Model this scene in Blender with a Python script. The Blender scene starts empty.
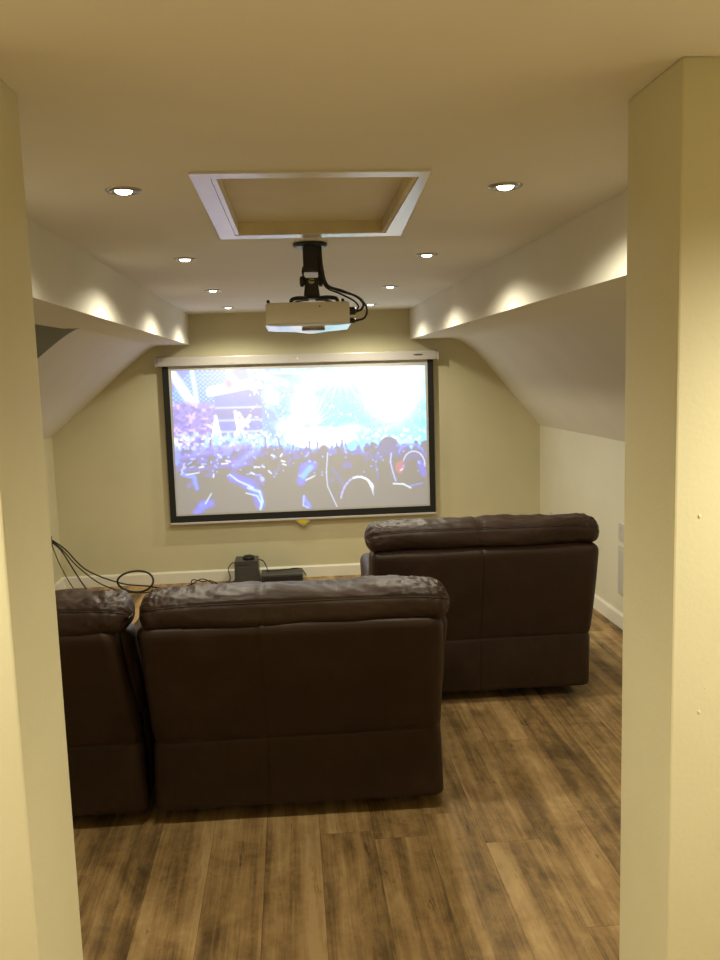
import bpy, bmesh, math, random
import numpy as np
from mathutils import Vector, Matrix, noise

random.seed(7)
SC = bpy.context.scene
COL = SC.collection

# ------------------------------------------------------------------ dimensions
H = 2.15            # ceiling height
D = 6.823           # back wall
XL, XR = -1.879, 2.049
SL, SR = -0.771, 0.983   # inner faces of the dropped soffits
ZS = 1.912          # underside of the soffits
YH = -1.6           # wall behind the viewer
PLn, PLf, PLx = 1.336, 1.588, -0.4515    # left pier near / far face, reveal
PRn, PRf, PRx = 1.400, 1.626, 0.660      # right pier
YC = 4.33           # where the left slope starts (dormer cheek)

# ------------------------------------------------------------------ materials
MATS = {}
def nt(name):
    m = bpy.data.materials.new(name); m.use_nodes = True
    t = m.node_tree
    b = t.nodes['Principled BSDF']
    MATS[name] = m
    return m, t, b
def N(t, typ, **kw):
    n = t.nodes.new(typ)
    for k, v in kw.items():
        if k.startswith('i_'):
            n.inputs[k[2:].replace('_', ' ')].default_value = v
        else:
            setattr(n, k, v)
    return n
def L(t, a, b): t.links.new(a, b)
def math_n(t, op, a, b=None):
    n = t.nodes.new('ShaderNodeMath'); n.operation = op
    for i, v in enumerate((a, b)):
        if v is None: continue
        if isinstance(v, (int, float)): n.inputs[i].default_value = v
        else: L(t, v, n.inputs[i])
    return n.outputs[0]
def ramp(t, fac, stops):
    n = t.nodes.new('ShaderNodeValToRGB')
    e = n.color_ramp.elements
    while len(e) < len(stops): e.new(.5)
    for el, (p, c) in zip(e, stops):
        el.position = p; el.color = (*c, 1)
    L(t, fac, n.inputs[0]); return n.outputs[0]
def plain(name, col, rough=.5, metal=0, bump=0, scale=60, var=0, coat=0):
    m, t, b = nt(name)
    b.inputs['Base Color'].default_value = (*col, 1)
    b.inputs['Roughness'].default_value = rough
    b.inputs['Metallic'].default_value = metal
    if coat: b.inputs['Coat Weight'].default_value = coat
    tc = N(t, 'ShaderNodeTexCoord')
    if var:
        n = N(t, 'ShaderNodeTexNoise', i_Scale=3.0, i_Detail=4.0); L(t, tc.outputs['Object'], n.inputs['Vector'])
        c2 = tuple(max(0, c*(1-var)) for c in col); c3 = tuple(min(1, c*(1+var)) for c in col)
        L(t, ramp(t, n.outputs['Fac'], [(.3, c2), (.7, c3)]), b.inputs['Base Color'])
    if bump:
        n = N(t, 'ShaderNodeTexNoise', i_Scale=scale, i_Detail=5.0); L(t, tc.outputs['Object'], n.inputs['Vector'])
        bp = N(t, 'ShaderNodeBump', i_Strength=bump, i_Distance=.003)
        L(t, n.outputs['Fac'], bp.inputs['Height']); L(t, bp.outputs['Normal'], b.inputs['Normal'])
    return m
M_wall2 = plain('pale_side_wall_paint', (.66, .63, .49), .62, bump=.12, scale=110, var=.03)
M_wall = plain('cream_wall_paint', (.63, .58, .385), .62, bump=.12, scale=110, var=.03)
M_ceil = plain('ceiling_paint', (.80, .765, .67), .7, bump=.12, scale=90, var=.02)
M_soff = plain('soffit_paint', (.77, .735, .64), .65, bump=.1, scale=90, var=.02)
M_cheek = plain('shade_tinted_cheek_paint', (.36, .38, .40), .7, bump=.1, var=.04)  # shade and cool cast on the cheek are put into its base colour
M_white = plain('white_gloss_paint', (.80, .78, .72), .22, bump=.05, scale=30, var=.04)
M_skirt = plain('skirting_paint', (.80, .77, .66), .35, var=.03)
M_wood = plain('bare_hatch_timber', (.62, .53, .33), .7, bump=.3, scale=40, var=.25)
M_board = plain('hatch_board_paint', (.74, .67, .50), .7, bump=.1, var=.06)
M_chrome = plain('brushed_chrome', (.40, .38, .34), .35, metal=1, bump=.03)
M_black = plain('black_plastic', (.012, .012, .012), .42, bump=.1, scale=200)
M_blackmetal = plain('black_powder_coat', (.014, .013, .013), .38, bump=.08, scale=220)
M_cable = plain('black_cable_rubber', (.012, .011, .01), .5, var=.1)
M_case = plain('screen_case_enamel', (.54, .51, .48), .30, bump=.02, var=.02)
M_body = plain('projector_shell_white', (.74, .70, .60), .38, bump=.05, scale=300, var=.02)
M_gloss = plain('projector_lid_gloss', (.82, .83, .85), .13, var=.02)
M_lens = plain('projector_ring_grey', (.30, .29, .28), .3, metal=.6, var=.05)
M_fabric = plain('matt_white_screen_fabric', (.57, .56, .535), .85, bump=.03, scale=400, var=.01)
M_border = plain('black_screen_border', (.008, .008, .008), .75, bump=.1, scale=300)
M_yellow = plain('yellow_pull_tab', (.62, .50, .02), .4, var=.05)
M_plate = plain('white_socket_plastic', (.50, .48, .43), .3, var=.02)
M_box = plain('dark_grey_box_casing', (.05, .05, .045), .45, bump=.1, scale=200)
M_logo = plain('grey_logo_print', (.10, .10, .11), .4, var=.1)

def leather():
    m, t, b = nt('dark_brown_leather')
    tc = N(t, 'ShaderNodeTexCoord')
    n1 = N(t, 'ShaderNodeTexNoise', i_Scale=5.0, i_Detail=5.0, i_Roughness=.6); L(t, tc.outputs['Object'], n1.inputs['Vector'])
    L(t, ramp(t, n1.outputs['Fac'], [(.3, (.029, .0152, .010)), (.55, (.036, .0193, .0128)), (.75, (.049, .027, .0188))]), b.inputs['Base Color'])
    v = N(t, 'ShaderNodeTexVoronoi', i_Scale=260.0); L(t, tc.outputs['Object'], v.inputs['Vector'])
    n2 = N(t, 'ShaderNodeTexNoise', i_Scale=14.0, i_Detail=6.0, i_Roughness=.65, i_Distortion=.6); L(t, tc.outputs['Object'], n2.inputs['Vector'])
    s = math_n(t, 'ADD', math_n(t, 'MULTIPLY', v.outputs['Distance'], .12), math_n(t, 'MULTIPLY', n2.outputs['Fac'], 1.2))
    bp = N(t, 'ShaderNodeBump', i_Strength=.30, i_Distance=.006)
    L(t, s, bp.inputs['Height']); L(t, bp.outputs['Normal'], b.inputs['Normal'])
    L(t, ramp(t, n2.outputs['Fac'], [(.3, (.38,)*3), (.7, (.52,)*3)]), b.inputs['Roughness'])
    b.inputs['Specular IOR Level'].default_value = .30
    return m
M_leather = leather()
M_stitch = plain('dark_seam_piping', (.014, .009, .006), .5, var=.1)

def floor_mat():
    m, t, b = nt('rustic_oak_plank_floor')
    tc = N(t, 'ShaderNodeTexCoord'); sx = N(t, 'ShaderNodeSeparateXYZ'); L(t, tc.outputs['Object'], sx.inputs[0])
    W, LEN = .193, 1.285
    xs = math_n(t, 'DIVIDE', math_n(t, 'ADD', sx.outputs['X'], 5.0*W*4+.145), W)
    row = math_n(t, 'FLOOR', xs)
    wn = N(t, 'ShaderNodeTexWhiteNoise', noise_dimensions='1D'); L(t, row, wn.inputs['W'])
    ys = math_n(t, 'DIVIDE', math_n(t, 'ADD', sx.outputs['Y'], math_n(t, 'ADD', math_n(t, 'MULTIPLY', wn.outputs['Value'], LEN), 7)), LEN)
    colm = math_n(t, 'FLOOR', ys)
    cb = N(t, 'ShaderNodeCombineXYZ'); L(t, row, cb.inputs[0]); L(t, colm, cb.inputs[1])
    w2 = N(t, 'ShaderNodeTexWhiteNoise', noise_dimensions='3D'); L(t, cb.outputs[0], w2.inputs['Vector'])
    # coordinates shifted per plank
    sh = N(t, 'ShaderNodeVectorMath', operation='MULTIPLY_ADD'); L(t, w2.outputs['Color'], sh.inputs[0])
    sh.inputs[1].default_value = (13, 17, 9); L(t, tc.outputs['Object'], sh.inputs[2])
    def stretched(sx_, sy_, sc, det, rough=.6, dist=0.0):
        mp = N(t, 'ShaderNodeMapping'); mp.inputs['Scale'].default_value = (sx_, sy_, 1); L(t, sh.outputs[0], mp.inputs['Vector'])
        n = N(t, 'ShaderNodeTexNoise', i_Scale=sc, i_Detail=det, i_Roughness=rough, i_Distortion=dist); L(t, mp.outputs[0], n.inputs['Vector'])
        return n.outputs['Fac']
    strip = stretched(10, .45, 1.2, 4.0, .55, .25)   # light and dark streaks along the plank
    blot = stretched(2.6, 1.5, 1.7, 7.0, .62, .9)    # smoky blotches
    grain = stretched(85, 3.0, 1.5, 6.0, .72)
    crack = stretched(24, 3.2, 1.6, 5.0, .7, 1.2)    # short dark checks in the grain
    mott = stretched(6, 5, 3.0, 6.0, .7, .3)
    f = math_n(t, 'ADD', math_n(t, 'MULTIPLY', strip, .74), math_n(t, 'MULTIPLY', blot, .46))
    f = math_n(t, 'ADD', f, math_n(t, 'MULTIPLY', grain, .34))
    f = math_n(t, 'ADD', f, math_n(t, 'MULTIPLY', mott, .24))
    f = math_n(t, 'ADD', f, math_n(t, 'MULTIPLY', w2.outputs['Value'], .10))
    f = math_n(t, 'SUBTRACT', f, .42)
    ck = math_n(t, 'MULTIPLY', math_n(t, 'MAXIMUM', math_n(t, 'SUBTRACT', .38, crack), 0.0), 1.6)
    f = math_n(t, 'SUBTRACT', f, ck)
    f = math_n(t, 'ADD', math_n(t, 'MULTIPLY', math_n(t, 'SUBTRACT', f, .48), 1.45), .53)
    c = ramp(t, f, [(.22, (.062, .035, .014)), (.42, (.180, .108, .039)), (.60, (.355, .218, .085)), (.82, (.53, .355, .16))])
    # joints
    def edge(v, w):
        fr = math_n(t, 'FRACT', v); d = math_n(t, 'MINIMUM', fr, math_n(t, 'SUBTRACT', 1.0, fr))
        return math_n(t, 'LESS_THAN', d, w)
    j = math_n(t, 'MAXIMUM', edge(xs, .0065), edge(ys, .0010))
    mix = N(t, 'ShaderNodeMix', data_type='RGBA'); L(t, math_n(t, 'MULTIPLY', j, .42), mix.inputs[0]); L(t, c, mix.inputs[6])
    mix.inputs[7].default_value = (.04, .024, .01, 1)
    L(t, mix.outputs[2], b.inputs['Base Color'])
    L(t, ramp(t, grain, [(.3, (.55,)*3), (.7, (.68,)*3)]), b.inputs['Roughness'])
    bp = N(t, 'ShaderNodeBump', i_Strength=.12, i_Distance=.002)
    L(t, math_n(t, 'SUBTRACT', grain, math_n(t, 'MULTIPLY', j, 1.0)), bp.inputs['Height']); L(t, bp.outputs['Normal'], b.inputs['Normal'])
    return m
M_floor = floor_mat()

def glow(name, col, s):
    m, t, b = nt(name)
    b.inputs['Base Color'].default_value = (*col, 1)
    b.inputs['Emission Color'].default_value = (*col, 1)
    b.inputs['Emission Strength'].default_value = s
    return m
M_lamp = glow('lit_lamp_face', (1, .95, .82), 14)

def picture_mat():
    m, t, b = nt('projected_concert_picture')
    a = N(t, 'ShaderNodeAttribute', attribute_name='picture')
    b.inputs['Base Color'].default_value = (.57, .56, .535, 1)
    b.inputs['Roughness'].default_value = .85
    L(t, a.outputs['Color'], b.inputs['Emission Color'])
    b.inputs['Emission Strength'].default_value = 1.1
    return m
M_pic = picture_mat()

# ------------------------------------------------------------------ mesh helpers
def obj(name, bm, m, parent=None, smooth=False, loc=None):
    me = bpy.data.meshes.new(name)
    bmesh.ops.recalc_face_normals(bm, faces=bm.faces)
    bm.to_mesh(me); bm.free()
    me.materials.append(m)
    if smooth:
        for p in me.polygons: p.use_smooth = True
    o = bpy.data.objects.new(name, me); COL.objects.link(o)
    if parent is not None: o.parent = parent
    if loc is not None: o.location = loc
    return o
def tag(o, label, cat, group=None):
    o['label'] = label; o['category'] = cat
    if group: o['group'] = group
    return o
def thing(name, label, cat, loc=(0, 0, 0), rz=0, group=None):
    o = bpy.data.objects.new(name, None); COL.objects.link(o)
    o.empty_display_size = .05
    o.location = loc; o.rotation_euler = (0, 0, rz)
    return tag(o, label, cat, group)
def struct(name, bm, m, **k):
    o = obj(name, bm, m, **k); o['kind'] = 'structure'; return o
def box(bm, x0, y0, z0, x1, y1, z1, bev=0, seg=2):
    g = bmesh.ops.create_cube(bm, size=1)
    vs = g['verts']
    for v in vs:
        v.co = Vector(((x0+x1)/2+v.co.x*(x1-x0), (y0+y1)/2+v.co.y*(y1-y0), (z0+z1)/2+v.co.z*(z1-z0)))
    if bev:
        es = list({e for v in vs for e in v.link_edges})
        bmesh.ops.bevel(bm, geom=es, offset=bev, segments=seg, affect='EDGES', profile=.6)
    return bm
def prism(bm, pts, axis, a, b):
    """closed polygon pts (2-D) extruded along an axis from a to b"""
    def P(p, t):
        if axis == 'y': return (p[0], t, p[1])
        if axis == 'x': return (t, p[0], p[1])
        return (p[0], p[1], t)
    A = [bm.verts.new(P(p, a)) for p in pts]; B = [bm.verts.new(P(p, b)) for p in pts]
    n = len(pts)
    bm.faces.new(A); bm.faces.new(B[::-1])
    for i in range(n): bm.faces.new((A[i], B[i], B[(i+1) % n], A[(i+1) % n]))
    return bm
def lathe(bm, prof, c=(0, 0, 0), seg=32, axis='z'):
    rings = []
    for r, h in prof:
        ring = []
        for k in range(seg):
            a = 2*math.pi*k/seg; p = (r*math.cos(a), r*math.sin(a), h)
            if axis == 'y': p = (p[0], p[2], p[1])
            if axis == 'x': p = (p[2], p[0], p[1])
            ring.append(bm.verts.new((c[0]+p[0], c[1]+p[1], c[2]+p[2])))
        rings.append(ring)
    for A, B in zip(rings, rings[1:]):
        for k in range(seg): bm.faces.new((A[k], A[(k+1) % seg], B[(k+1) % seg], B[k]))
    bm.faces.new(rings[0]); bm.faces.new(rings[-1])
    return bm
def catmull(pts, n=8):
    P = [Vector(p) for p in pts]; P = [P[0]*2-P[1]]+P+[P[-1]*2-P[-2]]
    out = []
    for i in range(1, len(P)-2):
        for k in range(n):
            t = k/n; a, b, c, d = P[i-1:i+3]
            out.append(.5*((2*b)+(c-a)*t+(2*a-5*b+4*c-d)*t*t+(3*b-a-3*c+d)*t**3))
    out.append(P[-2]); return out
def tube(bm, path, r, seg=8):
    path = [Vector(p) for p in path]
    T0 = (path[1]-path[0]).normalized(); up = Vector((0, 0, 1)) if abs(T0.z) < .9 else Vector((1, 0, 0))
    nrm = T0.cross(up).normalized(); rings = []
    for i, p in enumerate(path):
        T = (path[min(i+1, len(path)-1)]-path[max(i-1, 0)]).normalized()
        nrm = (nrm-T*nrm.dot(T)).normalized(); bi = T.cross(nrm)
        rr = r[i] if isinstance(r, list) else r
        rings.append([bm.verts.new(p+(nrm*math.cos(2*math.pi*k/seg)+bi*math.sin(2*math.pi*k/seg))*rr) for k in range(seg)])
    for A, B in zip(rings, rings[1:]):
        for k in range(seg): bm.faces.new((A[k], A[(k+1) % seg], B[(k+1) % seg], B[k]))
    bm.faces.new(rings[0]); bm.faces.new(rings[-1])
    return bm
BM = bmesh.new

# ------------------------------------------------------------------ room shell
T = .1
struct('floor', box(BM(), XL-T, YH-T, -T, XR+T, D+T, 0), M_floor)
struct('wall_back', box(BM(), XL-T, D, 0, XR+T, D+T, H+T), M_wall)
struct('wall_left', box(BM(), XL-T, YH, 0, XL, D, H+T), M_wall)
struct('wall_right', box(BM(), XR, YH, 0, XR+T, D, H+T), M_wall2)
struct('wall_rear', box(BM(), XL-T, YH-T, 0, XR+T, YH, H+T), M_wall)
struct('wall_pier_left', box(BM(), XL, PLn, 0, PLx, PLf, H, .004), M_wall)
struct('wall_pier_right', box(BM(), PRx, PRn, 0, XR, PRf, H, .004), M_wall)
# ceiling with the hole of the loft hatch
HQ = [(-.176, 2.204), (.350, 2.204), (.362, 3.060), (-.168, 3.072)]   # clear opening (inner edge of trim)
HO = [(-.224, 2.152), (.372, 2.150), (.425, 3.130), (-.224, 3.150)]   # outer edge of the trim
def ceiling():
    bm = BM()
    out = [(XL-T, YH-T), (XR+T, YH-T), (XR+T, D+T), (XL-T, D+T)]
    for z, flip in ((H, 1), (H+.10, 0)):
        A = [bm.verts.new((*p, z)) for p in out]; B = [bm.verts.new((*p, z)) for p in HQ]
        for i in range(4): bm.faces.new((A[i], A[(i+1) % 4], B[(i+1) % 4], B[i]))
        if flip: B0, A0 = B, A
    for i in range(4):
        bm.faces.new((B0[i], B0[(i+1) % 4], B[(i+1) % 4], B[i])); bm.faces.new((A0[i], A0[(i+1) % 4], A[(i+1) % 4], A[i]))
    return bm
struct('ceiling', ceiling(), M_ceil)
# soffit + slope cross-sections, extruded along the room
def curve_profile(p_flat, p_a, p_b, n=8):
    """quadratic blend from flat into straight slope, then straight to p_b"""
    out = []
    d = Vector((p_b[0]-p_a[0], p_b[1]-p_a[1])).normalized()
    # control where the slope line meets the flat height
    k = (p_flat[1]-p_a[1])/d.y; ctrl = (p_a[0]+d.x*k, p_flat[1])
    for i in range(n+1):
        t = i/n
        out.append(((1-t)**2*p_flat[0]+2*t*(1-t)*ctrl[0]+t*t*p_a[0], (1-t)**2*p_flat[1]+2*t*(1-t)*ctrl[1]+t*t*p_a[1]))
    out.append(p_b); return out
profL = curve_profile((-1.02, ZS), (-1.285, 1.728), (XL, 1.222))
profR = curve_profile((1.30, ZS), (1.60, 1.708), (XR, 1.185))
struct('soffit_right', prism(BM(), [(SR, H), (SR, ZS)]+profR+[(XR, H)], 'y', PRf, D), M_soff)
struct('soffit_left', prism(BM(), [(SL, H), (SL, ZS), (-1.02, ZS), (-1.02, H)], 'y', PLf, D), M_soff)
struct('wall_slope_left', prism(BM(), profL+[(XL, H), (-1.02, H)], 'y', YC+.012, D), M_soff)
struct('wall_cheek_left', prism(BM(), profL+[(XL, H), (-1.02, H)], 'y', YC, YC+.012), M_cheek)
struct('ceiling_dormer', prism(BM(), [(-1.02, ZS), (-1.10, ZS), (XL, 2.06), (XL, H), (-1.02, H)], 'y', PLf, YC), M_soff)
# skirting boards with a bevelled top edge
def skirting(name, pts, flip):
    pass
sk = [(0, 0), (.016, 0), (.016, .082), (.009, .094), (0, .094)]
struct('baseboard_back', prism(BM(), [(D-a, z) for a, z in sk], 'x', XL, XR), M_skirt)
struct('baseboard_left', prism(BM(), [(XL+a, z) for a, z in sk], 'y', PLf, D-.016), M_skirt)
struct('baseboard_right', prism(BM(), [(XR-a, z) for a, z in sk], 'y', PRf, D-.016), M_skirt)

# filler lumps and nail pops on the piers
def bumps():
    for nm, pier, pts in (('wall_pier_right', 'r', [(.705, 1.388, .0030), (.712, 1.030, .0028), (.722, 1.075, .0015)]),
                          ('wall_pier_left', 'l', [(-.508, .58, .003), (-.506, .571, .002)])):
        par = bpy.data.objects[nm]
        y = PRn if pier == 'r' else PLn
        for x, z, r in pts:
            bm = BM(); bmesh.ops.create_uvsphere(bm, u_segments=10, v_segments=6, radius=r)
            for v in bm.verts: v.co = Vector((x+v.co.x, y+v.co.y*.6, z+v.co.z*1.4))
            o = obj('filler_lump', bm, M_wall, par, smooth=True); o['kind'] = 'structure'
bumps()

# ------------------------------------------------------------------ loft hatch
hatch = thing('loft_hatch', 'white framed loft hatch set into the ceiling in front of the projector', 'loft hatch')
def strip(a, b, c, d, z0, z1):
    bm = BM()
    return prism(bm, [a, b, c, d], 'z', z0, z1)
for i in range(4):
    j = (i+1) % 4
    obj('frame_strip', strip(HO[i], HO[j], HQ[j], HQ[i], H-.006, H-.0005), M_white, hatch)
w_ = .014; cx_ = sum(p[0] for p in HQ)/4; cy_ = sum(p[1] for p in HQ)/4
def inset(d): return [(p[0]+math.copysign(d, cx_-p[0]), p[1]+math.copysign(d, cy_-p[1])) for p in HQ]
inn, outl = inset(w_), inset(.0008)
for i in range(4):
    j = (i+1) % 4
    obj('timber_lining', prism(BM(), [outl[i], outl[j], inn[j], inn[i]], 'z', H-.004, H+.075), M_white if i == 3 else M_wood, hatch)
lid = obj('hatch_lid', prism(BM(), [(p[0]*.998+.0, p[1]) for p in inn], 'z', H+.036, H+.054), M_board, hatch)

# ------------------------------------------------------------------ downlights
LIGHT_W = 31.0
def downlight(x, y, label, group, power=LIGHT_W, rot=0):
    t = thing('downlight', label, 'downlight', (x, y, H), 0, group)
    bm = BM()
    prof = [(.0238, -.0008), (.0300, -.0018), (.0330, -.0060), (.037, -.0070), (.043, -.0060), (.0465, -.0030), (.0475, -.0003)]
    rings = []
    seg = 36
    for r, h in prof: rings.append([bm.verts.new((r*math.cos(2*math.pi*k/seg), r*math.sin(2*math.pi*k/seg), h)) for k in range(seg)])
    for A, B in zip(rings, rings[1:]):
        for k in range(seg): bm.faces.new((A[k], A[(k+1) % seg], B[(k+1) % seg], B[k]))
    obj('bezel', bm, M_chrome, t, smooth=True)
    bm = BM(); lathe(bm, [(.0235, -.001), (.0225, -.004), (.019, -.0080), (.012, -.0105), (.004, -.0115)], seg=24)
    obj('lamp_face', bm, M_lamp, t, smooth=True)
    ld = bpy.data.lights.new('downlight_beam', 'SPOT'); ld.energy = power; ld.color = (1, .935, .72)
    ld.spot_size = math.radians(158); ld.spot_blend = .6; ld.shadow_soft_size = .022
    lo = bpy.data.objects.new('beam', ld); COL.objects.link(lo); lo.parent = t; lo.location = (0, 0, -.040)
    return t
LY = [2.347, 3.674, 4.994, 6.215]
ordn = ['nearest to the opening, left of the loft hatch', 'second from the opening, left of the projector mount',
        'third from the opening, small in the view', 'farthest, close to the back wall']
ordr = ['nearest to the opening, right of the loft hatch', 'second from the opening, right of the projector mount',
        'third from the opening, above the projector cables', 'farthest, close to the back wall']
for k, y in enumerate(LY):
    downlight(-.415, y, 'lit recessed downlight of the left row, '+ordn[k], 'downlights in the left ceiling row')
    downlight(.610, y, 'lit recessed downlight of the right row, '+ordr[k], 'downlights in the right ceiling row')
downlight(-1.15, .60, 'lit recessed downlight in the landing ceiling, left side', 'landing downlights', 108)
downlight(1.38, .70, 'lit recessed downlight in the landing ceiling, right side', 'landing downlights', 108)

# ------------------------------------------------------------------ the projected picture
def paint(w, h):
    rng = np.random.default_rng(5)
    u, v = np.meshgrid((np.arange(w)+.5)/w, (np.arange(h)+.5)/h)
    asp = 16/9
    def up(a):   # smooth noise of a cells
        ny, nx = a.shape
        x = u*(nx-1); y = v*(ny-1); x0 = np.clip(x.astype(int), 0, nx-2); y0 = np.clip(y.astype(int), 0, ny-2)
        fx = x-x0; fy = y-y0; fx = fx*fx*(3-2*fx); fy = fy*fy*(3-2*fy)
        return (a[y0, x0]*(1-fx)+a[y0, x0+1]*fx)*(1-fy)+(a[y0+1, x0]*(1-fx)+a[y0+1, x0+1]*fx)*fy
    def ns(nx, ny): return up(rng.random((ny, nx)))
    img = np.zeros((h, w, 3))
    def col(c): return np.array(c, float)
    def mix(mask, c):
        nonlocal img
        m_ = np.clip(mask, 0, 1)[..., None]; img = img*(1-m_)+col(c)*m_
    def add(mask, c):
        nonlocal img
        img = img+np.clip(mask, 0, None)[..., None]*col(c)
    def blob(cx, cy, rx, ry, p=2): return np.exp(-(((u-cx)/rx)**2+((v-cy)/ry)**2)**(p/2))
    def ell(cx, cy, rx, ry, s=.08):
        d = np.sqrt(((u-cx)/rx)**2+((v-cy)/ry)**2); return np.clip((1-d)/s+.5, 0, 1)
    def seg(x0, y0, x1, y1, wd, s=None):
        ax, ay = (x1-x0)*asp, y1-y0; px, py = (u-x0)*asp, v-y0
        t = np.clip((px*ax+py*ay)/(ax*ax+ay*ay+1e-9), 0, 1); d = np.hypot(px-t*ax, py-t*ay)
        s = s or wd*.6; return np.clip((wd-d)/s+.5, 0, 1)
    # stage light: blue to the left, cyan-white to the right
    img[:] = col((.20, .26, .84))
    mix(np.clip((u-.28)/.35, 0, 1), (.16, .66, 1.0))
    mix((ns(30, 18)*.9+ns(70, 40)*.6-.60)*1.2*np.clip((u-.05)/.4, .25, 1), (.50, .97, 1.0))
    mix((ns(40, 24)-.62)*2.2*(u < .75), (.18, .26, .95))
    # lit led wall upper left
    led = (u < .24)*(v < .24)*1.0
    mix(led*.8, (.16, .24, .80)); dots = (np.sin(u*w*.78)*np.sin(v*h*.9) > .25)*1.0
    mix(led*dots*.75*(u+v*.5 > .07), (.25, .85, .95)); mix(seg(.0, .01, .10, .30, .028, .03)*.95, (1, 1, 1))
    mix(seg(.08, .0, .095, .22, .012, .02), (.7, 1, 1))
    # purple balcony crowd at left
    bal = (u < .19)*np.clip((v-.20)/.04, 0, 1)*np.clip((.56-v)/.06, 0, 1)*np.clip((.19-u)/.05, 0, 1)
    mix(bal*.95, (.36, .26, .80)); mix(bal*(ns(90, 52) > .66)*.8, (.75, .55, .95)); mix(bal*(ns(100, 60) > .68)*.75, (.12, .10, .42))
    # dark rig with bars
    rig = (u > .165)*(u < .345)*(v > .14)*(v < .46)*1.0
    mix(rig*.85, (.20, .22, .72)); mix(rig*((v > .275)*(v < .335)), (.24, .21, .50))
    for vv in (.262, .35, .43): mix(rig*np.clip(1-abs(v-vv)/.012, 0, 1), (.55, .62, 1))
    # pale slanted banner with a red mark
    mix(seg(.145, .165, .34, .105, .016, .012)+0*u, (1, 1, 1)); mix(seg(.15, .145, .30, .10, .030, .02)*.95, (1, 1, 1))
    mix(blob(.222, .10, .018, .035, 4), (.95, .25, .38)); mix(seg(.22, .02, .25, .09, .02), (.9, .95, 1))
    mix(ns(60, 34)*seg(.34, .05, .45, .10, .02), (.95, 1, 1)); mix(seg(.35, .03, .44, .09, .006), (1, 1, 1)); mix(seg(.33, .13, .44, .10, .007), (1, 1, 1))
    # crossing light beams
    for x0, y0, x1, y1 in ((.165, .32, .150, .46), (.165, .32, .180, .46), (.163, .32, .165, .46), (.135, .38, .18, .43), (.242, .29, .275, .47), (.24, .29, .252, .46),
                           (.265, .35, .235, .5), (.30, .32, .235, .45), (.295, .36, .24, .44), (.255, .30, .29, .40), (.24, .47, .21, .54)):
        mix(seg(x0, y0, x1, y1, .0075, .008), (1, 1, 1))
    for k in range(11):
        a = math.radians(200+k*14); mix(seg(.545, .40, .545+.12*math.cos(a)/asp*1.3, .40+.20*math.sin(a), .006, .008)*.9, (1, 1, 1))
    for k in range(9):
        a = math.radians(20+k*18); mix(seg(.66, .03, .66+.20*math.cos(a)/asp, .03+.22*math.sin(a), .006, .01)*.8, (.95, 1, 1))
    mix(seg(.40, .085, .60, .07, .02, .03)*.5, (.2, .55, 1)); mix((u > .36)*(u < .62)*np.clip(1-abs(v-.03)/.012, 0, 1)*.6, (1, 1, 1))
    # speckled cyan curtain
    cur = blob(.67, .30, .10, .16, 4); mix(cur*.85, (.20, .85, 1.0)); mix(cur*(ns(150, 84) > .68)*.7, (.25, .5, .95))
    mix(blob(.84, .42, .08, .08, 4)*(ns(110, 60) > .5), (.35, .9, 1)); mix(blob(.96, .45, .05, .06), (.3, .95, 1))
    # blown out flares
    for cx, cy, rx, ry in ((.51, .24, .045, .08), (.56, .07, .05, .06), (.66, .06, .05, .06), (.50, .30, .03, .12), (.385, .20, .03, .05), (.45, .40, .05, .05), (.70, .44, .05, .04)):
        mix(blob(cx, cy, rx*.85, ry*.85)*1.05, (1, 1, 1))
    mix(blob(.865, .17, .105, .21, 3)*1.5, (1.05, 1.05, 1.05)); mix(blob(.90, .03, .09, .12)*1.2, (1, 1, 1))
    mix((ns(120, 70) > .84)*(v < .45)*(u > .3)*.6, (.95, 1, 1))
    # cyan front rows and the bright stage
    rows = np.clip((v-.42)/.05, 0, 1)*np.clip((.56-v)/.06, 0, 1)
    mix(rows*(ns(80, 44) > .45)*.8, (.35, .75, 1)); mix(rows*(ns(110, 60) > .66), (1, 1, 1))
    mix(ell(.57, .49, .135, .075, .2), (1, .99, .98)); mix(blob(.592, .475, .008, .018), (.75, .55, .60))
    mix(seg(.42, .445, .70, .425, .005)*.6, (.6, .8, .9))
    # crowd: dark silhouettes (an unlit screen) with blue haze
    dark = (0.004, .004, .006)
    horizon = .545+.06*(.5-ns(26, 2))+.05*np.clip((.25-u)/.25, 0, 1)
    cr = np.clip((v-horizon-.05*ns(70, 6))/.03, 0, 1)
    mix(cr*.93, (.11, .10, .34)); mix(cr*np.clip((v-.60)/.10, 0, 1)*(u > .12), dark)
    mix(cr*np.clip((v-.78)/.08, 0, 1), dark)
    for k in range(230):
        d = rng.random()**1.6; cx = rng.random(); cy = .545+d*.25; r = .010+d*.028
        if ((cx-.57)/.15)**2 < 1 and cy < .57: cy += .04
        c = (.03, .03, .09) if rng.random() < .5 else (.10+.1*rng.random(), .10, .38)
        mix(ell(cx, cy, r/asp*1.3, r*1.25, .3), c); mix(ell(cx, cy+r*2.2, r*1.3, r*1.6, .3)*.9, dark)
        q = rng.random()
        if q < .22: mix(ell(cx+r*.4, cy-r*.5, r*.25, r*.5, .6)*.8, (.55, .65, 1))
        elif q < .34: mix(seg(cx, cy, cx+.02*(rng.random()-.5), cy-.05-.03*rng.random(), .006), (.12, .12, .40))
    # violet haze bands, left
    for a in ((.02, .60, .28, .53, .02, .30, .24, .80), (.03, .69, .30, .66, .012, .18, .16, .60), (.24, .66, .30, .58, .03, .30, .32, .90), (.05, .80, .14, .72, .02, .14, .18, .55)):
        mix(seg(*a[:4], a[4], a[4]*1.6)*.8, a[5:])
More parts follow.
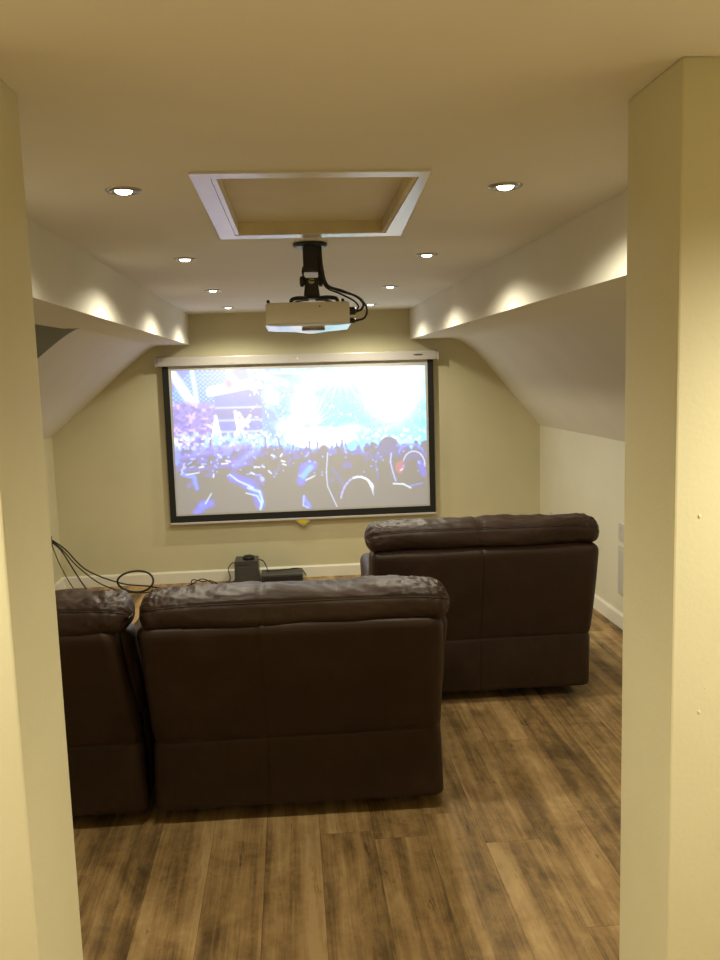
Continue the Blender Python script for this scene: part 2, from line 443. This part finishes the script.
    for k in range(26):
        x = .03+.42*rng.random(); y = .60+.14*rng.random(); a = rng.random()*6.3; l = .012+.012*rng.random()
        mix(seg(x, y, x+l*math.cos(a), y+l*math.sin(a), .0055), (.85, .9, 1) if k % 2 else (.35, .45, 1))
    # the big near figures
    mix(ell(.29-.07, .90, .085, .19, .1), dark); mix(ell(.43, .90, .07, .2, .1), dark); mix(ell(.11, .86, .05, .12, .2), dark)
    def cu(pts, wd, c, a=.9):
        wd = wd*.62 if wd < .014 else wd
        for p, q in zip(pts, pts[1:]): mix(seg(*p, *q, wd, wd*.9)*a, c)
    cu([(.22, .75), (.28, .80), (.315, .87), (.325, .95)], .035, (.12, .22, .85)); cu([(.21, .73), (.24, .775), (.30, .83)], .008, (.85, .95, 1))
    cu([(.28, .83), (.325, .86), (.335, .93), (.325, .985)], .013, (.55, .85, 1)); cu([(.27, .865), (.315, .89), (.33, .95)], .007, (.8, 1, 1))
    cu([(.075, .995), (.10, .94), (.13, .93)], .03, (.13, .25, .85)); cu([(.11, .93), (.135, .86)], .007, (.8, .9, 1))
    cu([(.03, .72), (.07, .74), (.08, .82)], .016, (.25, .35, .95)); cu([(.02, .72), (.035, .64)], .008, (.55, .6, 1)); cu([(.04, .72), (.09, .71)], .007, (.9, .95, 1))
    cu([(.49, .80), (.505, .70), (.545, .69)], .03, (.10, .22, .90)); cu([(.50, .76), (.53, .70)], .02, (.25, .55, 1)); cu([(.50, .92), (.52, .98)], .016, (.18, .3, 1))
    cu([(.50, .90), (.495, .97), (.515, .99)], .009, (.5, .65, 1)); cu([(.51, .79), (.56, .75)], .009, (.85, .92, 1))
    cu([(.585, .60), (.575, .75), (.56, .99)], .04, dark); cu([(.585, .57), (.582, .66)], .028, dark); cu([(.60, .60), (.592, .74), (.595, .84), (.63, .99)], .007, (.70, .75, 1))
    cu([(.62, .72), (.66, .84)], .018, (.09, .09, .30)); mix(ell(.72, .97, .066, .19, .06), dark)
    arc = [(.72+.075*math.cos(math.radians(a)), .98+.20*math.sin(math.radians(a))) for a in range(195, 375, 12)]
    cu(arc, .012, (.55, .55, .95), .8); cu(arc[5:], .012, (.92, .95, 1)); cu([(.755, .80), (.775, .88), (.79, .98)], .009, (.9, .9, 1))
    mix(ell(.845, .60, .045, .10, .15), (.05, .05, .17)); mix(ell(.845, .90, .065, .26, .1), dark); cu([(.80, .62), (.79, .70), (.80, .80)], .01, (.18, .18, .55))
    cu([(.855, .62), (.85, .68), (.86, .76), (.87, .82)], .010, (.55, .6, 1)); mix(ell(.895, .725, .028, .05, .3), (.50, .10, .16)); cu([(.89, .745), (.915, .72)], .01, (.85, .8, .95))
    mix(ell(.945, .72, .042, .10, .2), (.06, .06, .2)); mix(ell(.95, .93, .07, .25, .15), dark)
    arc = [(.945+.045*math.cos(math.radians(a)), .71+.10*math.sin(math.radians(a))) for a in range(200, 370, 14)]
    cu(arc, .007, (.75, .8, 1)); arc = [(.935+.05*math.cos(math.radians(a)), .63+.07*math.sin(math.radians(a))) for a in range(190, 350, 14)]; cu(arc, .012, (.25, .28, .85))
    cu([(.86, .84), (.90, .845), (.93, .875)], .010, (.9, .95, 1)); cu([(.93, .86), (.975, .845)], .010, (.30, .35, .8)); cu([(.97, .70), (.985, .78)], .02, (.22, .22, .75))
    for k in range(60):
        x, y = rng.random(), .56+.2*rng.random(); mix(blob(x, y, .004, .007), (.5, .6, 1))
    # a projector only adds light to what the room light leaves on the screen
    img = img+(np.array([.05, .05, .15])*np.exp(-((v-.585)/.075)**2)[..., None])
    p = np.pad(img, ((1, 1), (1, 1), (0, 0)), 'edge')
    img = .36*img+.16*(p[:-2, 1:-1]+p[2:, 1:-1]+p[1:-1, :-2]+p[1:-1, 2:])
    return np.clip(img-np.array([.22, .19, .12]), 0, 1.0)+np.array([.035, .05, .09])

# ------------------------------------------------------------------ projection screen
scr = thing('projection_screen', 'wall-hung pull-down projection screen showing a blue concert crowd', 'projection screen', (.08, D, 1.82))
def sb(x0, z0, x1, z1, y0, y1, bev=0, bm=None): return box(bm or BM(), x0-.08, y0-D, z0-1.82, x1-.08, y1-D, z1-1.82, bev)
case = obj('case', sb(-1.022, 1.747, 1.186, 1.818, D-.085, D-.004, .008), M_case, scr)
for s in (-1, 1):
    x = -1.040 if s < 0 else 1.186
    obj('end_cap', sb(x, 1.744, x+.018, 1.821, D-.088, D-.003, .005), M_case, case)
bm = BM()
prism(bm, [(1.035+.040*math.cos(a)-.08, 1.786+.007*math.sin(a)-1.82) for a in [k*math.pi/8 for k in range(16)]], 'y', -.0865, -.084)
obj('logo', bm, M_logo, case)
obj('centre_mark', sb(.068, 1.776, .078, 1.792, D-.0862, D-.084), M_gloss, case)
YF = D-.050
obj('fabric', sb(-.985, .505, 1.158, 1.757, YF, YF+.0015), M_fabric, scr)
def border():
    bm = BM(); y0, y1 = YF-.0012, YF-.0002
    outer = dict(x0=-.985, x1=1.158, z0=.505)
    sb(-.988, .503, -.940, 1.745, y0, y1, 0, bm); sb(1.113, .503, 1.160, 1.745, y0, y1, 0, bm); sb(-.940, .503, 1.113, .558, y0, y1, 0, bm)
    return bm
obj('border', border(), M_border, scr)
PQ = [(-.918, 1.713), (1.093, 1.700), (1.100, .571), (-.930, .570)]   # TL TR BR BL
def picture():
    w, h = 420, 238
    img = paint(w, h)
    me = bpy.data.meshes.new('projected_picture')
    U, V = np.meshgrid(np.linspace(0, 1, w+1), np.linspace(0, 1, h+1))
    tl, tr, br, bl = [np.array(p) for p in PQ]
    P = (tl*(1-U[..., None])+tr*U[..., None])*(1-V[..., None])+(bl*(1-U[..., None])+br*U[..., None])*V[..., None]
    co = np.zeros(((w+1)*(h+1), 3)); co[:, 0] = P[..., 0].ravel()-.08; co[:, 2] = P[..., 1].ravel()-1.82; co[:, 1] = YF-.0008-D
    idx = np.arange((w+1)*(h+1)).reshape(h+1, w+1)
    q = np.stack([idx[:-1, :-1], idx[1:, :-1], idx[1:, 1:], idx[:-1, 1:]], -1).reshape(-1, 4)
    me.from_pydata([tuple(c) for c in co], [], [tuple(map(int, f)) for f in q])
    at = me.color_attributes.new('picture', 'FLOAT_COLOR', 'CORNER')
    c = np.ones((w*h, 4, 4), np.float32); c[:, :, :3] = img.reshape(-1, 1, 3)
    at.data.foreach_set('color', c.ravel())
    me.materials.append(M_pic); me.update()
    o = bpy.data.objects.new('projected_picture', me); COL.objects.link(o); o.parent = scr
    o['label'] = 'bright blue and white concert picture with a dark crowd'
picture()
obj('bottom_bar', sb(-.990, .487, 1.164, .504, YF-.012, YF+.010, .004), M_case, scr)
bm = BM(); prism(bm, [(x, z) for x, z in [(-.045, -1.333), (.045, -1.333), (.038, -1.352), (.012, -1.366), (-.012, -1.366), (-.038, -1.352)]], 'y', -.060, -.044)
tab = obj('pull_tab', bm, M_yellow, scr); tab.location.x = -.01
tab['label'] = 'yellow pull tab'
bm = BM(); tube(bm, catmull([(-.058, -.052, -1.333), (-.045, -.052, -1.352), (0, -.052, -1.378), (.045, -.052, -1.352), (.058, -.052, -1.333)], 6), .005, 8)
pl = obj('pull_loop', bm, M_case, scr, smooth=True); pl.location.x = -.01

# ------------------------------------------------------------------ projector mount
MX, MY = .100, 3.31
mt = thing('projector_mount', 'black metal ceiling mount bracket holding the projector', 'projector mount', (MX, MY, H))
bm = BM(); lathe(bm, [(.056, 0-.0003), (.066, -.004), (.066, -.010), (.058, -.016), (.030, -.018)], seg=36); obj('ceiling_plate', bm, M_blackmetal, mt, smooth=False)
bm = BM(); box(bm, -.029, -.024, -.108, .029, .024, -.012, .006); obj('post', bm, M_blackmetal, mt)
bm = BM()
box(bm, -.034, -.020, -.150, -.027, .020, -.095, .002); box(bm, .027, -.020, -.150, .034, .020, -.095, .002); box(bm, -.034, -.020, -.110, .034, .020, -.103, .001)
obj('yoke', bm, M_blackmetal, mt)
bm = BM(); lathe(bm, [(.010, -.045), (.020, -.042), (.020, -.030), (.014, -.028), (.014, .028), (.020, .030), (.020, .042), (.010, .045)], (0, 0, -.143), 20, 'x'); obj('tilt_knuckle', bm, M_blackmetal, mt)
bm = BM(); lathe(bm, [(.008, -.028), (.012, -.026), (.012, -.018), (.004, -.016)], (0, 0, -.143), 18, 'y'); b_ = obj('bolt', bm, M_chrome, mt); b_['label'] = 'silver bolt head'
bm = BM(); prism(bm, [(-.024, -.145), (.024, -.145), (.031, -.203), (-.031, -.203)], 'y', -.020, .020); obj('neck', bm, M_blackmetal, mt)
bm = BM(); lathe(bm, [(.038, -.201), (.042, -.205), (.038, -.210)], seg=28); obj('turntable', bm, M_blackmetal, mt)
for (ex, ey) in ((-.082, -.035), (.098, -.045), (-.070, .105), (.085, .100)):
    bm = BM(); tube(bm, catmull([(ex*.2, ey*.2, -.207), (ex*.6, ey*.6, -.206), (ex*.92, ey*.92, -.212), (ex, ey, -.226)], 6), .0075, 8); obj('arm', bm, M_blackmetal, mt, smooth=True)
bm = BM(); tube(bm, catmull([(-.031, -.026, -.090), (-.034, -.030, -.115), (-.020, -.030, -.135), (.010, -.028, -.143), (.030, -.026, -.128)], 6), .0022, 6); obj('safety_wire', bm, M_cable, mt, smooth=True)

# ------------------------------------------------------------------ projector (hung upside down, rear towards the viewer)
PX, PY, PZ = .080, 3.20, 1.921
pj = thing('projector', 'white video projector hanging from the black ceiling mount', 'projector', (PX, PY, PZ), math.radians(-1.0))
def shell():
    bm = BM(); w = .156
    # plan outline, rear edge straight, front gently bowed
    out = [(-w, .0), (w, .0), (w, .205), (w-.02, .238), (.05, .255), (-.05, .255), (-w+.02, .238), (-w, .205)]
    prism(bm, out, 'z', -.082, 0)
    bmesh.ops.bevel(bm, geom=list(bm.edges), offset=.005, segments=2, affect='EDGES')
    return bm
obj('body', shell(), M_body, pj)
def lid_bm():
    bm = BM(); w = .159
    # domed lid: thickest in the middle, thin towards both sides
    nx, ny = 28, 12
    def zz(x, y):
        c = math.exp(-((x-.015)/.055)**2); t = min(max((y+.003)/.262, 0), 1)
        return -.0825-.005-(.007+.010*c)*t+.004*max(0, abs(x)/w-.7)/.3
    top = [[bm.verts.new((-w+2*w*i/nx, -.003+.262*j/ny, -.0805)) for i in range(nx+1)] for j in range(ny+1)]
    bot = [[bm.verts.new((-w+2*w*i/nx, -.003+.262*j/ny, zz(-w+2*w*i/nx, -.003+.262*j/ny))) for i in range(nx+1)] for j in range(ny+1)]
    for g in (top, bot):
        for j in range(ny):
            for i in range(nx): bm.faces.new((g[j][i], g[j][i+1], g[j+1][i+1], g[j+1][i]))
    for j in range(ny):
        bm.faces.new((top[j][0], top[j+1][0], bot[j+1][0], bot[j][0])); bm.faces.new((top[j][nx], top[j+1][nx], bot[j+1][nx], bot[j][nx]))
    for i in range(nx):
        bm.faces.new((top[0][i], top[0][i+1], bot[0][i+1], bot[0][i])); bm.faces.new((top[ny][i], top[ny][i+1], bot[ny][i+1], bot[ny][i]))
    return bm
ld_ = obj('glossy_lid', lid_bm(), M_gloss, pj, smooth=False)
bm = BM(); lathe(bm, [(.044, -.088), (.044, -.0995), (.041, -.1010), (.012, -.1012)], seg=28)
for v in bm.verts: v.co.x += .020; v.co.y = v.co.y*.75+.09
obj('lens_ring', bm, M_lens, ld_)
bm = BM(); lathe(bm, [(.030, .240), (.034, .262), (.030, .268), (.026, .262)], (-.045, 0, -.045), 28, 'y'); obj('lens', bm, M_black, pj)
for x in (-.146, .132):
    bm = BM(); lathe(bm, [(.006, -.001), (.006, .009), (.004, .011)], (x, .015, 0), 14); obj('foot', bm, M_black, pj)
bm = BM(); lathe(bm, [(.003, -.0005), (.003, .003)], (.045, -.0008, -.016), 10, 'y'); obj('screw', bm, M_black, pj)
bm = BM()
for k in range(5): box(bm, .1555, .10+.02*k, -.065, .1565, .11+.02*k, -.02)
obj('vent', bm, M_black, pj)

def cable(name, pts, r, label, group=None, plug=None, n=8):
    bm = BM(); tube(bm, catmull(pts, n), r, 8)
    o = obj(name, bm, M_cable, None, smooth=True); tag(o, label, 'cable', group)
    if plug:
        for (a, b, w) in plug:
            a, b = Vector(a), Vector(b); d = (b-a)
            q = BM(); tube(q, [a, a+d*.15, a+d*.65, a+d*.8, b], [w*.9, w, w, w*.55, r*1.3], 10)
            obj('plug', q, M_black, o, smooth=False)
    return o
RX = PX+.1565
cg = 'cables from the mount into the projector'
cable('video_cable', [(.132, 3.285, 2.135), (.136, 3.28, 2.07), (.150, 3.27, 1.995), (.195, 3.26, 1.968), (.262, 3.255, 1.945), (.292, 3.25, 1.915), (.284, 3.25, 1.893), (.262, 3.25, 1.886)], .0045,
      'thick black cable down the mount into the upper plug of the projector', cg, [((RX, 3.25, 1.888), (RX+.036, 3.25, 1.889), .0155)])
cable('power_cable', [(.139, 3.292, 2.135), (.143, 3.288, 2.06), (.160, 3.275, 1.990), (.215, 3.265, 1.966), (.282, 3.26, 1.935), (.306, 3.252, 1.895), (.296, 3.25, 1.862), (.266, 3.25, 1.852)], .0040,
      'outermost black cable looping down into the lower plug of the projector', cg, [((RX, 3.25, 1.853), (RX+.032, 3.25, 1.852), .010)])
cable('signal_cable', [(.128, 3.30, 2.135), (.132, 3.296, 2.06), (.152, 3.28, 1.985), (.205, 3.27, 1.956), (.256, 3.262, 1.928), (.276, 3.27, 1.905), (.262, 3.285, 1.893)], .0035,
      'thin inner black cable beside the upper projector plug', cg, [((RX, 3.290, 1.890), (RX+.028, 3.287, 1.892), .009)])

# ------------------------------------------------------------------ recliner sofas
def pillow(hw, hy, hz, ns=150, na=56, seed=0, exp=2.6, endp=.10, wr=1.0, lean=0, sx=9):
    """soft horizontal cushion along x; rounded ends, wrinkles, seam groove"""
    bm = BM(); rings = []; off = Vector((seed*7.3, seed*3.1, 1.7))
    seamA = math.radians(161)     # at the rear upper side
    line = []
    for i in range(ns+1):
        s = -math.cos(math.pi*i/ns); s = math.copysign(abs(s)**.85, s)
        x = s*hw
        e = (hw-abs(x))/endp
        k = 1.0 if e >= 1 else math.sqrt(max(0, 1-(1-max(e, 0))**2))
        k = .12+.88*k
        near = math.exp(-(hw-abs(x))/.16)
        ring = []
        for j in range(na):
            a = 2*math.pi*j/na
            c, sn = math.cos(a), math.sin(a)
            y = math.copysign(abs(c)**(2/exp), c); z = math.copysign(abs(sn)**(2/exp), sn)
            n = Vector((0, c, sn))
            p = Vector((x*(1-.0), y*hy*k, z*hz*k))
            w1 = noise.noise(Vector((x*16+z*4, y*1.6, z*2.2))+off)*.0042
            w2 = noise.noise(Vector((x*42+z*16*math.copysign(1, x), y*2.5, z*3.0))+off*2)*.0034*(.2+1.4*near)
            w3 = noise.noise(Vector((x*4.5, y*.8, z*.8))+off*3)*.012
            w4 = (1-abs(noise.noise(Vector((x*24-z*10*math.copysign(1, x), y*2, z*2))+off*4)))**6*-.010*(.2+near)
            up = .35+.65*max(0, sn)
            g = 0
            da = abs(a-seamA)
            g = -.006*math.exp(-(da/.07)**2)
            g += -.0045*math.exp(-((x-sx)/.006)**2)
            p += n*((w1+w2+w4)*wr*up+w3+g)*min(1, k*1.2)
            # end corners droop a little
            p.z -= .018*near*near*(1 if sn > 0 else .2)
            p.y += lean*z
            ring.append(bm.verts.new(p))
            if j == round(seamA/(2*math.pi)*na) and abs(x) < hw-.012: line.append(p+n*.0012)
        rings.append(ring)
    for A, B in zip(rings, rings[1:]):
        for k in range(na): bm.faces.new((A[k], A[(k+1) % na], B[(k+1) % na], B[k]))
    bm.faces.new(rings[0]); bm.faces.new(rings[-1])
    return bm, line

def back_panel_bm(hw, seed=0, sx=0, zt=.815, lean=0):
    """leather-wrapped back; rear face towards -y; seams at x=0 and z=.33"""
    bm = BM(); off = Vector((seed*5.1, 2.2, seed))
    zs = sorted(set([.056+.755*k/54 for k in range(55)]+[.33+d for d in (-.014, -.008, -.004, 0, .004, .008, .014)]))
    zb = .056
    xs = sorted(set([-1+2*k/56 for k in range(57)]+[(sx+d)/(hw) for d in (-.014, -.008, -.004, 0, .004, .008, .014)]))
    rc = .045
    def rear(z):
        if z < .33: return -.016+(z-.055)/(.275)*(-.009)
        t = (z-.33)/.49
        return -.025-(.125+lean)*t-.012*math.sin(math.pi*t)
    rings = []
    caps = [(zb, .020), (zb, .006), (zb+.004, 0)]
    levels = [(zb, .05), (zb+.0005, .012), (zb+.006, .003)]+[(z, 0) for z in zs if zb+.012 < z < zt-.05]
    for k in range(1, 9):
        a = k/8*math.pi/2; levels.append((zt-.045+.045*math.sin(a), .045*(1-math.cos(a))))
    for z, inset in levels:
        w = hw*(1-lean*.25)*(1+(.010-lean*.75)*(z-.33))-inset; th = .17-inset*2; yr = rear(min(z, zt))+inset
        # notch in the silhouette at the cross seam
        w -= .006*math.exp(-((z-.33)/.014)**2)
        ring = []
        r = max(.006, rc-inset*.6)
        for t in xs:
            x = t*(w-r); n1 = noise.noise(Vector((x*3.2, z*3.2, 0))+off)*.006+noise.noise(Vector((x*9, z*8, 3))+off)*.0022
            g = -.0035*math.exp(-((x-sx)/.0055)**2)
            g += -.0030*math.exp(-((z-.33-.012*x)/.0060)**2)*(1 if abs(x) < w-.03 else .4)
            g += .010*(1-(x/w)**2)**.5*math.sin(math.pi*min(1, max(0, (z-.055)/.275)))*(z < .33)
            puck = .0022*math.sin(x*55+z*9)*math.exp(-((z-.33)/.05)**2)*(.4+abs(x))
            ring.append(bm.verts.new((x, yr-(n1+g+puck)*(1 if inset < .02 else .3), z)))
        for k in range(1, 9):
            a = -math.pi/2+k/8*math.pi/2; ring.append(bm.verts.new((w-r+r*math.cos(a), yr+r+r*math.sin(a), z)))
        for t in (1, .5, 0, -.5, -1):
            ring.append(bm.verts.new((t*(w-.01), yr+th, z)))
        for k in range(8):
            a = math.pi+k/8*math.pi/2; ring.append(bm.verts.new((-w+r+r*math.cos(a), yr+r+r*math.sin(a), z)))
        rings.append(ring)
    n = len(rings[0])
    for A, B in zip(rings, rings[1:]):
        for k in range(n): bm.faces.new((A[k], A[(k+1) % n], B[(k+1) % n], B[k]))
    bm.faces.new(rings[0]); bm.faces.new(rings[-1])
    return bm

def soft_box(x0, y0, z0, x1, y1, z1, r=.05, seed=0, amp=.006):
    bm = BM(); box(bm, x0, y0, z0, x1, y1, z1, r, 5)
    bmesh.ops.subdivide_edges(bm, edges=[e for e in bm.edges if e.calc_length() > .12], cuts=6, use_grid_fill=True)
    bm.normal_update()
    for v in bm.verts: v.co += v.normal*noise.noise(v.co*7+Vector((seed*4.4, 0, 0)))*amp
    return bm

def sofa(loc, rz, label, seed, sx, hx, hz, pt, lean):
    t = thing('recliner_sofa', label, 'sofa', loc, rz, 'brown leather recliner sofas')
    hw = .550
    obj('back_panel', back_panel_bm(hw, seed, sx, pt, lean), M_leather, t, smooth=True)
    bm, line = pillow(.570-lean*.33, .112, .070, seed=seed, endp=.055, exp=3.0, wr=1.35, sx=sx)
    hr = obj('headrest_cushion', bm, M_leather, t, smooth=True, loc=(hx, -.032-lean*.95, hz-.005))
    bm = BM(); tube(bm, line, .0024, 6); obj('seam_piping', bm, M_stitch, hr, smooth=True)
    for x in (-1, 1):
        bm = soft_box(min(x*.012, x*.553), .05, .40, max(x*.012, x*.553), .20, .80, .06, seed+x)
        for v in bm.verts: v.co.y -= max(0, v.co.z-.4)*(.28+lean*2)
        obj('back_cushion', bm, M_leather, t, smooth=True)
        obj('seat_cushion', soft_box(min(x*.006, x*.385), .17, .27, max(x*.006, x*.385), .83, .46, .06, seed+x*3), M_leather, t, smooth=True)
        obj('armrest', soft_box(min(x*.39, x*.554), .10, .06, max(x*.39, x*.554), .84, .61, .055, seed+x*5), M_leather, t, smooth=True)
        obj('footrest', soft_box(min(x*.006, x*.385), .80, .075, max(x*.006, x*.385), .875, .30, .03, seed+x*7), M_leather, t, smooth=True)
        for y in (.20, .74):
            bm = BM(); box(bm, x*.46-.03, y-.03, 0, x*.46+.03, y+.03, .066, .004); obj('foot', bm, M_black, t)
    obj('base', box(BM(), -.50, .05, .062, .50, .80, .28, .01), M_leather, t)
    return t
sofa((-.016, 3.012, 0), -.022, 'brown leather recliner sofa, nearest middle unit, whole back facing the viewer', 1, -.118, .013, .869, .826, .10)
sofa((-1.131, 3.036, 0), -.022, 'brown leather recliner sofa cut off by the left pier, beside the middle unit', 2, .10, .030, .869, .826, .10)
sofa((.910, 4.010, 0), -.022, 'brown leather recliner sofa farther back on the right, near the right wall', 3, -.02, -.006, .877, .812, 0)

# ------------------------------------------------------------------ things by the back wall
bx = thing('media_box', 'dark grey upright box standing on the floor below the screen', 'box', (-.392, 6.56, 0))
def mbx():
    bm = BM(); A = [(-.096, 0), (.096, 0), (.092, .203), (.088, .210), (-.088, .210), (-.092, .203)]
    prism(bm, A, 'y', -.0, .20); return bm
obj('casing', mbx(), M_box, bx)
bm = BM(); box(bm, -.08, -.004, .02, .08, .001, .165, .004); obj('front_panel', bm, M_box, bx)
bm = BM(); box(bm, -.06, -.003, .178, -.03, .001, .186); box(bm, -.01, -.003, .178, .004, .001, .186); obj('button', bm, M_black, bx)
pk = thing('puck', 'small round black puck lying on top of the dark grey box', 'puck', (-.375, 6.64, .210))
bm = BM(); lathe(bm, [(.034, 0), (.046, .003), (.049, .014), (.046, .024), (.036, .028)], seg=28); obj('shell', bm, M_black, pk)
bm = BM(); lathe(bm, [(.030, .0278), (.031, .031), (.024, .0325)], seg=24); obj('top_ring', bm, M_black, pk)
fb = thing('media_player', 'flat dark media player lying on the floor right of the grey box', 'media player', (-.115, 6.56, 0))
bm = BM(); box(bm, -.165, 0, .008, .165, .21, .088, .003); obj('casing', bm, M_box, fb)
bm = BM(); box(bm, -.155, -.003, .025, .155, .001, .075, .001); obj('front_panel', bm, M_black, fb)
for x in (-.14, .14):
    for y in (.02, .19):
        bm = BM(); lathe(bm, [(.010, 0), (.010, .009)], (x, y, 0), 12); obj('foot', bm, M_black, fb)

# wall plates
def plate(name, label, x, y, z0, z1, w, side, mat=M_plate, cat='socket'):
    t = thing(name, label, cat, (x, y, z0))
    s = -1 if side == 'r' else 1
    bm = BM(); box(bm, min(0, s*.010), -w/2, 0, max(0, s*.010), w/2, z1-z0, .003); obj('plate', bm, mat, t)
    return t, s
t, s = plate('wall_socket', 'white double socket on the right wall above the tall flat panel', XR, 5.030, .560, .668, .146, 'r')
for y in (-.045, .045):
    bm = BM(); box(bm, -.0125, y-.008, .075, -.0095, y+.008, .092, .001); obj('switch', bm, M_plate, t)
t, s = plate('wall_panel', 'pale upright flat panel low on the right wall below the socket', XR, 5.025, .215, .525, .16, 'r', M_plate, 'panel')
bm = BM(); box(bm, -.013, -.06, .02, -.0095, .06, .29, .001); obj('door', bm, M_plate, t)
t, s = plate('wall_socket', 'white socket on the right wall near the back corner above the rear sofa', XR, 6.45, .420, .506, .146, 'r')
bm = BM(); box(bm, -.0125, -.01, .05, -.0095, .01, .066, .001); obj('switch', bm, M_plate, t)
t, s = plate('cable_outlet', 'small cable outlet on the left wall where black cables emerge', XL, 6.55, .405, .475, .07, 'l', M_black, 'outlet')
bm = BM(); lathe(bm, [(.018, .009), (.018, .016), (.012, .017)], (0, 0, .035), 16, 'x'); obj('grommet', bm, M_black, t)

# loose cables
OUT = (XL+.018, 6.55, .44)
g = 'black cables loose on the floor at the left'
cable('loose_cable', [(OUT[0], 6.56, .445), (-1.77, 6.56, .37), (-1.62, 6.56, .20), (-1.38, 6.60, .075), (-1.18, 6.62, .035), (-1.02, 6.60, .010), (-.85, 6.58, .008), (-.62, 6.60, .008), (-.52, 6.62, .02), (-.487, 6.64, .05)], .006,
      'black cable from the left outlet across to the grey box, upper curve', g)
cable('loose_cable', [(OUT[0], 6.545, .432), (-1.80, 6.545, .37), (-1.74, 6.53, .27), (-1.65, 6.50, .12), (-1.56, 6.45, .012), (-1.48, 6.38, .008), (-1.36, 6.30, .008)], .006,
      'black cable from the left outlet dropping steeply to the floor, middle one', g)
cable('loose_cable', [(OUT[0], 6.532, .425), (-1.84, 6.52, .36), (-1.80, 6.50, .26), (-1.71, 6.44, .11), (-1.60, 6.36, .010), (-1.50, 6.26, .008), (-1.40, 6.18, .008)], .004,
      'thin black cable from the left outlet falling nearest to the pier', g)
cable('loose_cable', [(OUT[0], 6.57, .432), (-1.79, 6.57, .36), (-1.69, 6.57, .23), (-1.53, 6.55, .095), (-1.36, 6.52, .030), (-1.22, 6.48, .018), (-1.08, 6.50, .018), (-1.00, 6.53, .010)], .005,
      'black cable from the left outlet running to the standing loop, lowest slope', g)
lp = [(-1.255+.137*math.cos(math.radians(a)), 6.56+.02*math.sin(math.radians(2*a)), .090+.084*math.sin(math.radians(a))) for a in range(-95, 280, 15)]
cable('coiled_cable', lp, .008, 'loop of thick black cable standing on the floor by the back wall', None, None, 4)
cable('box_cable', [(-.484, 6.70, .17), (-.515, 6.72, .165), (-.545, 6.70, .12), (-.530, 6.66, .05), (-.60, 6.60, .010), (-.72, 6.57, .008), (-.82, 6.60, .008)], .004, 'thin black cable arching out of the left side of the grey box')
cable('box_cable', [(-.296, 6.70, .19), (-.262, 6.72, .17), (-.240, 6.73, .12), (-.236, 6.785, .08), (-.24, 6.79, .02)], .004, 'thin black cable arching out of the right side of the grey box')
cable('player_cable', [(-.24, 6.69, .094), (-.16, 6.68, .096), (-.07, 6.70, .098), (-.02, 6.74, .096), (.04, 6.79, .075), (.08, 6.79, .02)], .004, 'thin black cable lying over the top of the flat media player')
for k, dy in enumerate((0, .05)):
    cable('tangled_cable', [(-.92+.1*k, 6.56-dy, .010), (-.82, 6.53+dy, .055+.02*k), (-.74, 6.56, .085-.02*k), (-.66, 6.55-dy, .05+.03*k), (-.58, 6.50+dy, .010), (-.50+.0*k, 6.49, .012)], .0045,
          ['black cable tangled on the floor left of the grey box, rear one', 'black cable tangled on the floor left of the grey box, front one'][k], 'tangled cables by the box')

# ------------------------------------------------------------------ world, camera, view
w = bpy.data.worlds.new('world'); SC.world = w; w.use_nodes = True
w.node_tree.nodes['Background'].inputs[0].default_value = (.5, .45, .38, 1)
w.node_tree.nodes['Background'].inputs[1].default_value = .0

f, pitch, yaw, roll, hc = 843.62, .126, .080, -.0291, 1.6531
F = Vector((math.sin(yaw)*math.cos(pitch), math.cos(yaw)*math.cos(pitch), -math.sin(pitch)))
R = Vector((math.cos(yaw), -math.sin(yaw), 0)); U = R.cross(F)
R2 = R*math.cos(roll)+U*math.sin(roll); U2 = -R*math.sin(roll)+U*math.cos(roll)
cd = bpy.data.cameras.new('camera'); cd.sensor_fit = 'VERTICAL'; cd.sensor_height = 24; cd.sensor_width = 18
cd.lens = f/960*24; cd.clip_start = .02
co = bpy.data.objects.new('camera', cd); COL.objects.link(co)
m = Matrix((R2, U2, -F)).transposed().to_4x4(); m.translation = (0, 0, hc); co.matrix_world = m
SC.camera = co
vs = SC.view_settings; vs.view_transform = 'Standard'; vs.look = 'None'; vs.gamma = 1; vs.use_curve_mapping = False
vs.exposure = 0.0
